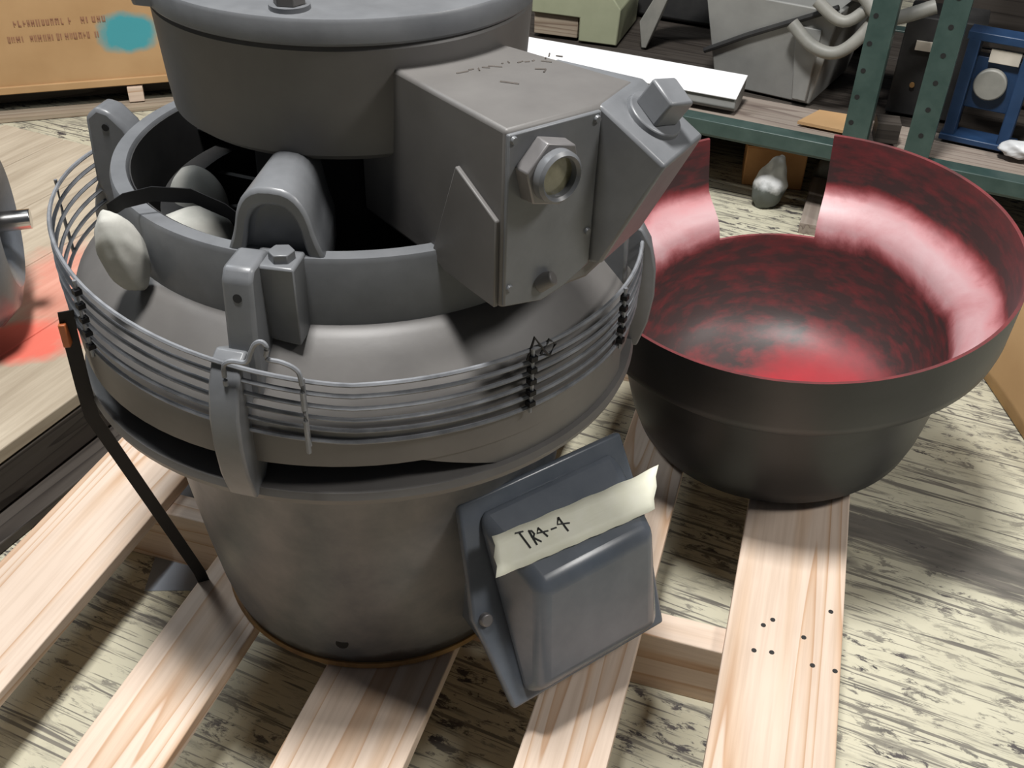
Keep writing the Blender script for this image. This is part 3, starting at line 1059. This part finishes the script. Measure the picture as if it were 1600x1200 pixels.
# ------------------------------------------------------------------ neighbouring pallet on the left with its motor
p2d = Vector((0.55, 0.835, 0)).normalized()
p2n = Vector((0.835, -0.55, 0)).normalized()
lp = empty('pallet', (-0.486, 0.228, ZF), math.atan2(p2d.y, p2d.x))
tag(lp, 'weathered pallet with orange spray paint beside the new pine pallet', 'pallet')
x0, x1 = -0.9, 0.80
for i in range(5):
    y0 = 0.0 + i * 0.165
    bo = MB().box((0, 0, 0), (x1 - x0, 0.163, 0.020)).build('deck_board', M['deck'], lp, bevel=0.002, smooth=False)
    bo.location = ((x0 + x1) / 2 - 0.0, y0 + 0.0815, PZ - 0.010)
for x in (-0.85, 0.05, 0.72):
    pass
for y in (0.02, 0.40, 0.78):
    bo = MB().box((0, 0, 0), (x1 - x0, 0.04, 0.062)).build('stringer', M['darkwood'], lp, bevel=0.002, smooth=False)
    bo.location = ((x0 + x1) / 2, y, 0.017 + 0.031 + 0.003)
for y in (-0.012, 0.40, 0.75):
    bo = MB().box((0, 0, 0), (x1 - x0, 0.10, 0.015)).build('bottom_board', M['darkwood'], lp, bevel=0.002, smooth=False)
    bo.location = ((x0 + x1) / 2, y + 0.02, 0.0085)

lm = empty('electric_motor', (-0.606, 0.53, 0.0005))
tag(lm, 'dark grey motor with a bright shaft stub at the left edge', 'motor')
ax = Vector((0.985, 0.17, 0)).normalized()
lmf = frame(ax.cross(Vector((0, 0, 1))), (0, 0, 1), ax, (-0.022, 0.0, 0.168))
lb = MB().lathe([(0.0, 0.105), (0.026, 0.105), (0.032, 0.095), (0.045, 0.095), (0.065, 0.118), (0.095, 0.130), (0.125, 0.120), (0.148, 0.095), (0.155, 0.06), (0.155, -0.30), (0.12, -0.33), (0.0, -0.33)], closed=False, seg=64)
lb.build('motor_body', M['term'], lm).matrix_basis = lmf
MB().cyl((0, 0, 0.09), (0, 0, 0.160), 0.0145, seg=24).build('shaft', M['steel'], lm, bevel=0.001).matrix_basis = lmf
for sx in (-0.10, 0.10):
    MB().box((0, 0, 0), (0.30, 0.05, 0.02)).build('foot', M['motor'], lm, bevel=0.002).matrix_basis = Matrix.Translation((-0.16, sx - 0.02, 0.010))

# ------------------------------------------------------------------ cardboard box on a pallet at the far left
bxd = Vector((0.361, 0.06, 0)).normalized()
bz = math.atan2(bxd.y, bxd.x)
cbx = empty('cardboard_box', (-0.829, 1.66, -0.050), bz)
tag(cbx, 'big cardboard box with a blue spray patch on a pallet behind', 'box')
MBOX = m_cardboard('cardboard_blue_spray', ((0.312, 0, 0.125), (0.075, 0.052)))
MB().box((0.05, 0.35, 0.30), (1.10, 0.70, 0.60)).build('carton', MBOX, cbx, bevel=0.004)
MB().box((0.05, -0.003, 0.010), (1.10, 0.008, 0.018)).build('bottom_fold', M['cardboard'], cbx, bevel=0.002)
rnd = random.Random(4)
for row, (xa, xb, z) in enumerate(((0.060, 0.262, 0.162), (0.040, 0.240, 0.127))):
    mbp = MB()
    x = xa
    while x < xb:
        w = rnd.uniform(0.006, 0.010)
        if rnd.random() > 0.13:
            h = rnd.uniform(0.012, 0.015)
            mbp.box((x + w * 0.15, -0.0012, z), (w * 0.28, 0.001, h))
            if rnd.random() < 0.8: mbp.box((x + w * 0.4, -0.0012, z + rnd.choice((-1, 0, 1)) * h * 0.42), (w * 0.7, 0.001, h * 0.2))
            if rnd.random() < 0.6: mbp.box((x + w * 0.7, -0.0012, z), (w * 0.25, 0.001, h))
        x += w * 1.25
    mbp.build('printed_line', M['print'], cbx, kind='stuff')
bp = empty('pallet', (-0.829, 1.66, ZF), bz)
tag(bp, 'low pallet under the big cardboard box', 'pallet')
for xx in (-0.42, 0.305, 0.60):
    MB().box((xx, 0.022, 0.034), (0.036, 0.070, 0.036)).build('block', M['oldwood'] if xx != 0.305 else M['pine'], bp, bevel=0.001, smooth=False)
for yy in (-0.015, 0.30, 0.58):
    MB().box((0.05, yy, 0.007), (1.10, 0.05, 0.012)).build('bottom_board', M['oldwood'], bp, bevel=0.001, smooth=False)
MB().box((0.05, 0.075, 0.033), (1.08, 0.030, 0.038)).build('shade_board', M['darkwood'], bp, bevel=0.001, smooth=False)  # dark board added to paint the shaded gap under the box
MB().box((0.05, 0.33, 0.0533), (1.08, 0.66, 0.002)).build('deck_sheet', M['darkwood'], bp, smooth=False)

# ------------------------------------------------------------------ rack behind
RB = Vector((0.824, -0.567, 0)).normalized()
RK = Vector((0.567, 0.824, 0)).normalized()
rack = empty('storage_rack', (0.922, 0.912, ZF), math.atan2(RB.y, RB.x))
tag(rack, 'green steel storage rack with perforated uprights behind the bonnet', 'rack')
SZ = 0.08 - ZF     # shelf top in rack local z
MB().prism([(0, 0), (0.040, 0), (0.040, -0.045), (0.028, -0.045), (0.026, -0.030), (0, -0.030)], lambda p, k: (-1.3 if k == 0 else 0.9, p[0], SZ + p[1])).build('beam', M['green'], rack, bevel=0.002)
MB().box((-0.2, 0.86, SZ - 0.023), (2.2, 0.04, 0.045)).build('beam', M['green'], rack, bevel=0.002)
for i in range(6):
    y = 0.052 + i * 0.14
    MB().box((-0.2, y + 0.068, SZ - 0.014), (2.2, 0.137, 0.018)).build('shelf_board', M['shelf'] if i < 1 else M['darkwood'], rack, bevel=0.001, smooth=False)  # rear boards near black: shade of the rack interior put into colour


def upright(name, x, y):
    """channel post with slots on its front face"""
    po = MB()
    h = 1.5
    po.box((x, y, h / 2), (0.046, 0.004, h))
    po.box((x - 0.021, y + 0.018, h / 2), (0.004, 0.036, h))
    po.box((x + 0.021, y + 0.018, h / 2), (0.004, 0.036, h))
    u = po.build(name, M['green'], rack, smooth=False)
    return u


for ui, x in enumerate((0.038, 0.155)):
    u = upright('upright', x, -0.006)
    hp = None
    for k in range(14):
        if hp is None:
            hp = MB().cyl((0, -0.0026, 0), (0, -0.0018, 0), 0.0048, seg=10).build('hole', M['hole'], u)
            h_ = hp
        else:
            h_ = hp.copy()
            COL.objects.link(h_)
        h_.location = (x + (0.0 if ui else -0.012), -0.006, 0.24 + k * 0.05)


def onrack(name, x, y, rz=0.0, z=0.0):
    """empty standing on the shelf"""
    w = rack.matrix_basis @ Vector((x, y, 0))
    p = Vector((0.922, 0.912, 0)) + RB * x + RK * y
    return empty(name, (p.x, p.y, 0.0805 + z), math.atan2(RB.y, RB.x) + rz)


# metal duct on the shelf edge, its bright reflection painted as a white sheet
e = onrack('metal_duct', -0.215, 0.045, R(1))
tag(e, 'metal duct with its glare painted white on top, along the rack beam', 'duct')
MB().prism([(0, 0.012), (0.010, 0.003), (0.030, 0.0), (0.055, 0.004), (0.074, 0.020), (0.080, 0.055), (0.004, 0.031)],
           lambda p, k: (-0.62 if k == 0 else 0.0, p[0] + 0.010, p[1])).build('duct_body', M['greytote'], e, bevel=0.003, bseg=3)
MB().prism([(-0.001, 0.0315), (0.080, 0.0565), (0.079, 0.0595), (-0.002, 0.0345)],
           lambda p, k: (-0.62 if k == 0 else 0.001, p[0] + 0.010, p[1])).build('duct_glare', M['white'], e, bevel=0.001)

# grey tote with hoses
e = onrack('tote_bin', -0.145, 0.20, R(-6))
tag(e, 'grey tapered plastic bin full of hoses on the rack', 'bin')
b_, t_ = 0.0, 0.235
bt = MB()
bt.add([(-0.16, 0, 0), (0.055, 0, 0), (0.055, 0.26, 0), (-0.16, 0.26, 0), (-0.205, -0.015, 0.20), (0.085, -0.015, 0.20), (0.085, 0.30, 0.20), (-0.205, 0.30, 0.20),
        (-0.195, -0.005, 0.20), (0.075, -0.005, 0.20), (0.075, 0.29, 0.20), (-0.195, 0.29, 0.20), (-0.15, 0.01, 0.01), (0.045, 0.01, 0.01), (0.045, 0.25, 0.01), (-0.15, 0.25, 0.01)],
       [(3, 2, 1, 0), (0, 1, 5, 4), (1, 2, 6, 5), (2, 3, 7, 6), (3, 0, 4, 7), (4, 5, 9, 8), (5, 6, 10, 9), (6, 7, 11, 10), (7, 4, 8, 11), (8, 9, 13, 12), (9, 10, 14, 13), (10, 11, 15, 14), (11, 8, 12, 15), (12, 13, 14, 15)])
bt.build('bin_shell', M['greytote'], e, bevel=0.003)
MB().tube([(-0.19, -0.012, 0.07), (-0.10, -0.014, 0.12), (0.0, -0.018, 0.17), (0.08, -0.02, 0.21)], 0.006, 8).build('strap_cord', M['dark'], e)
MB().prism([(0.02, 0.01), (0.05, 0.01), (0.055, 0.16), (0.0, 0.16)], lambda p, k: (p[0], -0.004 if k == 0 else -0.016, p[1])).build('rib', M['greytote'], e, bevel=0.002)
hz = onrack('grey_hose', -0.13, 0.19, 0, 0.19)
tag(hz, 'grey ribbed hose looping over the grey bin edge', 'hose')
MB().tube(smooth_path([(-0.02, -0.03, -0.02), (0.03, -0.04, -0.055), (0.08, -0.04, -0.06), (0.12, -0.03, -0.02), (0.15, 0.0, 0.05), (0.16, 0.05, 0.10)]), 0.013, 12).build('hose_loop', M['hose'], hz)
MB().tube(smooth_path([(0.02, -0.03, 0.03), (0.08, -0.035, 0.0), (0.13, -0.02, 0.04), (0.20, 0.0, 0.10)]), 0.012, 12).build('hose_loop', M['hose'], hz)
MB().tube(smooth_path([(0.06, -0.02, 0.10), (0.11, -0.03, 0.05), (0.16, -0.04, 0.02), (0.24, -0.02, 0.05)]), 0.014, 12).build('hose_loop', M['hose'], hz)
MB().prism([(0.0, 0.03), (0.10, 0.02), (0.26, 0.08), (0.25, 0.16), (0.06, 0.12)], lambda p, k: (p[0], 0.03 if k == 0 else 0.10, p[1])).build('hose_cuff', M['greytote'], hz, bevel=0.008)

# cream cabinet
e = onrack('cream_cabinet', -0.66, 0.33, R(8))
tag(e, 'cream sheet metal cabinet with cut corner left of the grey bin', 'cabinet')
MB().prism([(-0.02, 0.0), (0.075, 0.0), (0.078, 0.085), (0.03, 0.145), (-0.14, 0.145), (-0.14, 0.055), (-0.02, 0.055)], lambda p, k: (p[0], 0.0 if k == 0 else 0.22, p[1])).build('cabinet_shell', M['cream'], e, bevel=0.003)
MB().box((-0.08, 0.10, 0.028), (0.11, 0.18, 0.05)).build('rusty_base', M['oldwood'], e, bevel=0.002)
e2 = onrack('bent_channel', -0.53, 0.36, R(10))
tag(e2, 'pale bent sheet channel leaning beside the cream cabinet', 'sheet metal')
MB().prism([(0.0, 0.0), (0.012, 0.0), (0.055, 0.13), (0.15, 0.20), (0.15, 0.22), (0.04, 0.16), (-0.01, 0.06)], lambda p, k: (p[0], 0.0 if k == 0 else 0.10, p[1])).build('channel', M['hose'], e2, bevel=0.002)

# cardboard sheet and wood scrap on the shelf
e = onrack('cardboard_sheet', 0.0, 0.10, R(10))
tag(MB().prism([(-0.09, -0.01), (0.03, -0.035), (0.055, 0.06), (-0.05, 0.07)], lambda p, k: (p[0], p[1], 0.0 if k == 0 else 0.006)).build('carton_flap', M['cardboard'], e), None)
tag(e, 'flat piece of cardboard on the shelf under the grey bin', 'cardboard')
e = onrack('wood_block', 0.085, 0.085, R(14))
MB().box((0, 0, 0.02), (0.045, 0.05, 0.04)).build('block', M['darkwood'], e, bevel=0.001, smooth=False)
tag(e, 'dark wood offcut beside the flat cardboard on the shelf', 'wood block')

# blue machine and neighbours to the right of the uprights
e = onrack('blue_machine', 0.255, 0.135, R(-4))
tag(e, 'blue painted machine frame with a pale plate behind the right upright', 'machine')
for xx in (-0.06, 0.042):
    MB().box((xx, 0.03, 0.10), (0.022, 0.05, 0.20)).build('side_rail', M['blue'], e, bevel=0.002)
MB().box((-0.005, 0.03, 0.006), (0.14, 0.06, 0.012)).build('foot_rail', M['blue'], e, bevel=0.002)
MB().box((-0.005, 0.04, 0.115), (0.11, 0.03, 0.10)).build('panel', M['blue'], e, bevel=0.002)
MB().box((-0.005, 0.03, 0.205), (0.14, 0.05, 0.016)).build('top_rail', M['blue'], e, bevel=0.002)
MB().box((0.0, 0.018, 0.172), (0.055, 0.006, 0.026)).build('name_plate', M['paper'], e, bevel=0.001)
MB().cyl((-0.012, 0.010, 0.118), (-0.012, 0.026, 0.118), 0.030, seg=32).build('round_guard', M['hose'], e, bevel=0.003)
e = onrack('control_case', 0.135, 0.24, R(3))
tag(e, 'black case with pale labels and brass studs between the uprights', 'case')
MB().box((0, 0.06, 0.10), (0.15, 0.12, 0.20)).build('case_shell', M['dark'], e, bevel=0.003)
MB().box((-0.01, -0.003, 0.145), (0.075, 0.006, 0.018)).build('label_strip', M['paper'], e)
MB().box((0.0, -0.003, 0.105), (0.030, 0.006, 0.012)).build('label_strip', M['paper'], e)
for xx in (-0.035, -0.010):
    MB().cyl((xx, -0.006, 0.065), (xx, 0.0, 0.065), 0.005, seg=12).build('stud', M['rust'], e)
e = onrack('gearbox', 0.52, 0.17, R(0))
tag(e, 'dark gearbox casting at the right end of the shelf', 'machine')
MB().box((0, 0.10, 0.12), (0.26, 0.20, 0.24)).build('casting', M['dark'], e, bevel=0.01)
MB().box((-0.04, -0.006, 0.13), (0.18, 0.012, 0.018)).build('cross_bar', M['paper'], e, bevel=0.001)
MB().box((-0.07, -0.005, 0.18), (0.03, 0.01, 0.045)).build('tab', M['oldwood'], e, bevel=0.001)
e = onrack('dark_crate', 0.25, 0.42, 0)
tag(e, 'large dark crate at the back of the shelf behind the uprights', 'crate')
for k in range(4):
    MB().box((0.12, 0.0, 0.055 + k * 0.11), (0.62, 0.02, 0.105)).build('slat', M['darkwood'], e, bevel=0.002, smooth=False)
for xx in (-0.18, 0.42):
    MB().box((xx, 0.20, 0.22), (0.03, 0.40, 0.44)).build('side_panel', M['darkwood'], e, bevel=0.002, smooth=False)
e = onrack('dark_machine', -0.50, 0.60, 0)
tag(e, 'black machine housing in the gap between cream cabinet and grey bin', 'machine')
MB().box((0, 0.10, 0.17), (0.90, 0.20, 0.34)).build('machine_shell', M['dark'], e, bevel=0.01)
MB().cyl((0.12, -0.03, 0.14), (0.12, 0.0, 0.14), 0.04, seg=24).build('hub_cap', M['dark'], e, bevel=0.003)
MB().cyl((0.13, -0.02, 0.21), (0.13, 0.0, 0.21), 0.008, seg=12).build('stud', M['rust'], e)
o = blob('rag', (1.258, 0.815, 0.100), (0.040, 0.022, 0.018), (0, 0, -0.6), M['bag'], 12, 0.22)
tag(o, 'crumpled white rag at the rack shelf edge near the gearbox', 'rag')

# things on the floor below the rack, seen through the notch
e = empty('carton', (0.925, 1.17, ZF), R(-20))
tag(e, 'small orange carton on the floor under the rack beam', 'carton')
MB().box((0, 0, 0.045), (0.13, 0.12, 0.09)).build('carton_body', M['carton'], e, bevel=0.003)
MB().prism([(-0.065, -0.062), (0.065, -0.062), (0.065, -0.02), (-0.065, -0.02)], lambda p, k: (p[0], p[1], 0.0905 if k == 0 else 0.0925)).build('carton_flap', M['carton'], e)
o = blob('paper_sack', (0.868, 1.035, ZF + 0.050), (0.044, 0.038, 0.060), (0.1, 0.1, 0.5), M['greywhite'], 21, 0.15, 4, 0.55)
tag(o, 'crumpled white paper sack standing in front of the orange carton', 'sack')
e = empty('wood_offcut', (0.985, 0.985, ZF), R(62))
MB().box((0, 0, 0.012), (0.24, 0.10, 0.024)).build('offcut', M['shelf'], e, bevel=0.001, smooth=False)
tag(e, 'pale plank lying on the floor right of the paper sack', 'plank')
o = blob('stone_chip', (1.035, 1.13, ZF + 0.028), (0.030, 0.022, 0.030), (0, 0, 0.3), M['hose'], 31, 0.2, 3)
tag(o, 'small pale lump beside the orange carton', 'debris')
e = empty('dark_bin', (0.66, 1.42, ZF), R(-30))
MB().box((0, 0, 0.07), (0.34, 0.20, 0.14)).build('bin_shell', M['dark'], e, bevel=0.004)
tag(e, 'black bin on the floor under the left of the rack', 'bin')
e = empty('dark_bin', (1.10, 1.50, ZF), R(-34))
MB().box((0, 0, 0.06), (0.70, 0.20, 0.12)).build('bin_shell', M['dark'], e, bevel=0.004)
tag(e, 'long black bin on the floor deep under the rack', 'bin')

# leaning cardboard at the right edge
cs = MB()
pts, fs = [], []
N_ = 12
for i in range(N_ + 1):
    u = i / N_
    for j in range(9):
        w = j / 8
        h = (0.02 + 0.20 * math.sin(math.pi * min(1.0, 0.05 + u * 0.75))) * w
        bow = 0.020 * math.sin(math.pi * w)
        pts.append((0.972 + 0.040 * u + 0.10 * h - bow * 0.5, 0.10 + 0.30 * u + 0.25 * h, ZF + 0.004 + h))
for i in range(N_):
    for j in range(8):
        k = i * 9 + j
        fs.append((k, k + 1, k + 10, k + 9))
o = cs.add(pts, fs).build('cardboard_sheet', M['cardboard'])
sm = o.modifiers.new('thick', 'SOLIDIFY')
sm.thickness = 0.006
tag(o, 'tan cardboard sheet leaning at the right edge beyond the bonnet', 'cardboard')
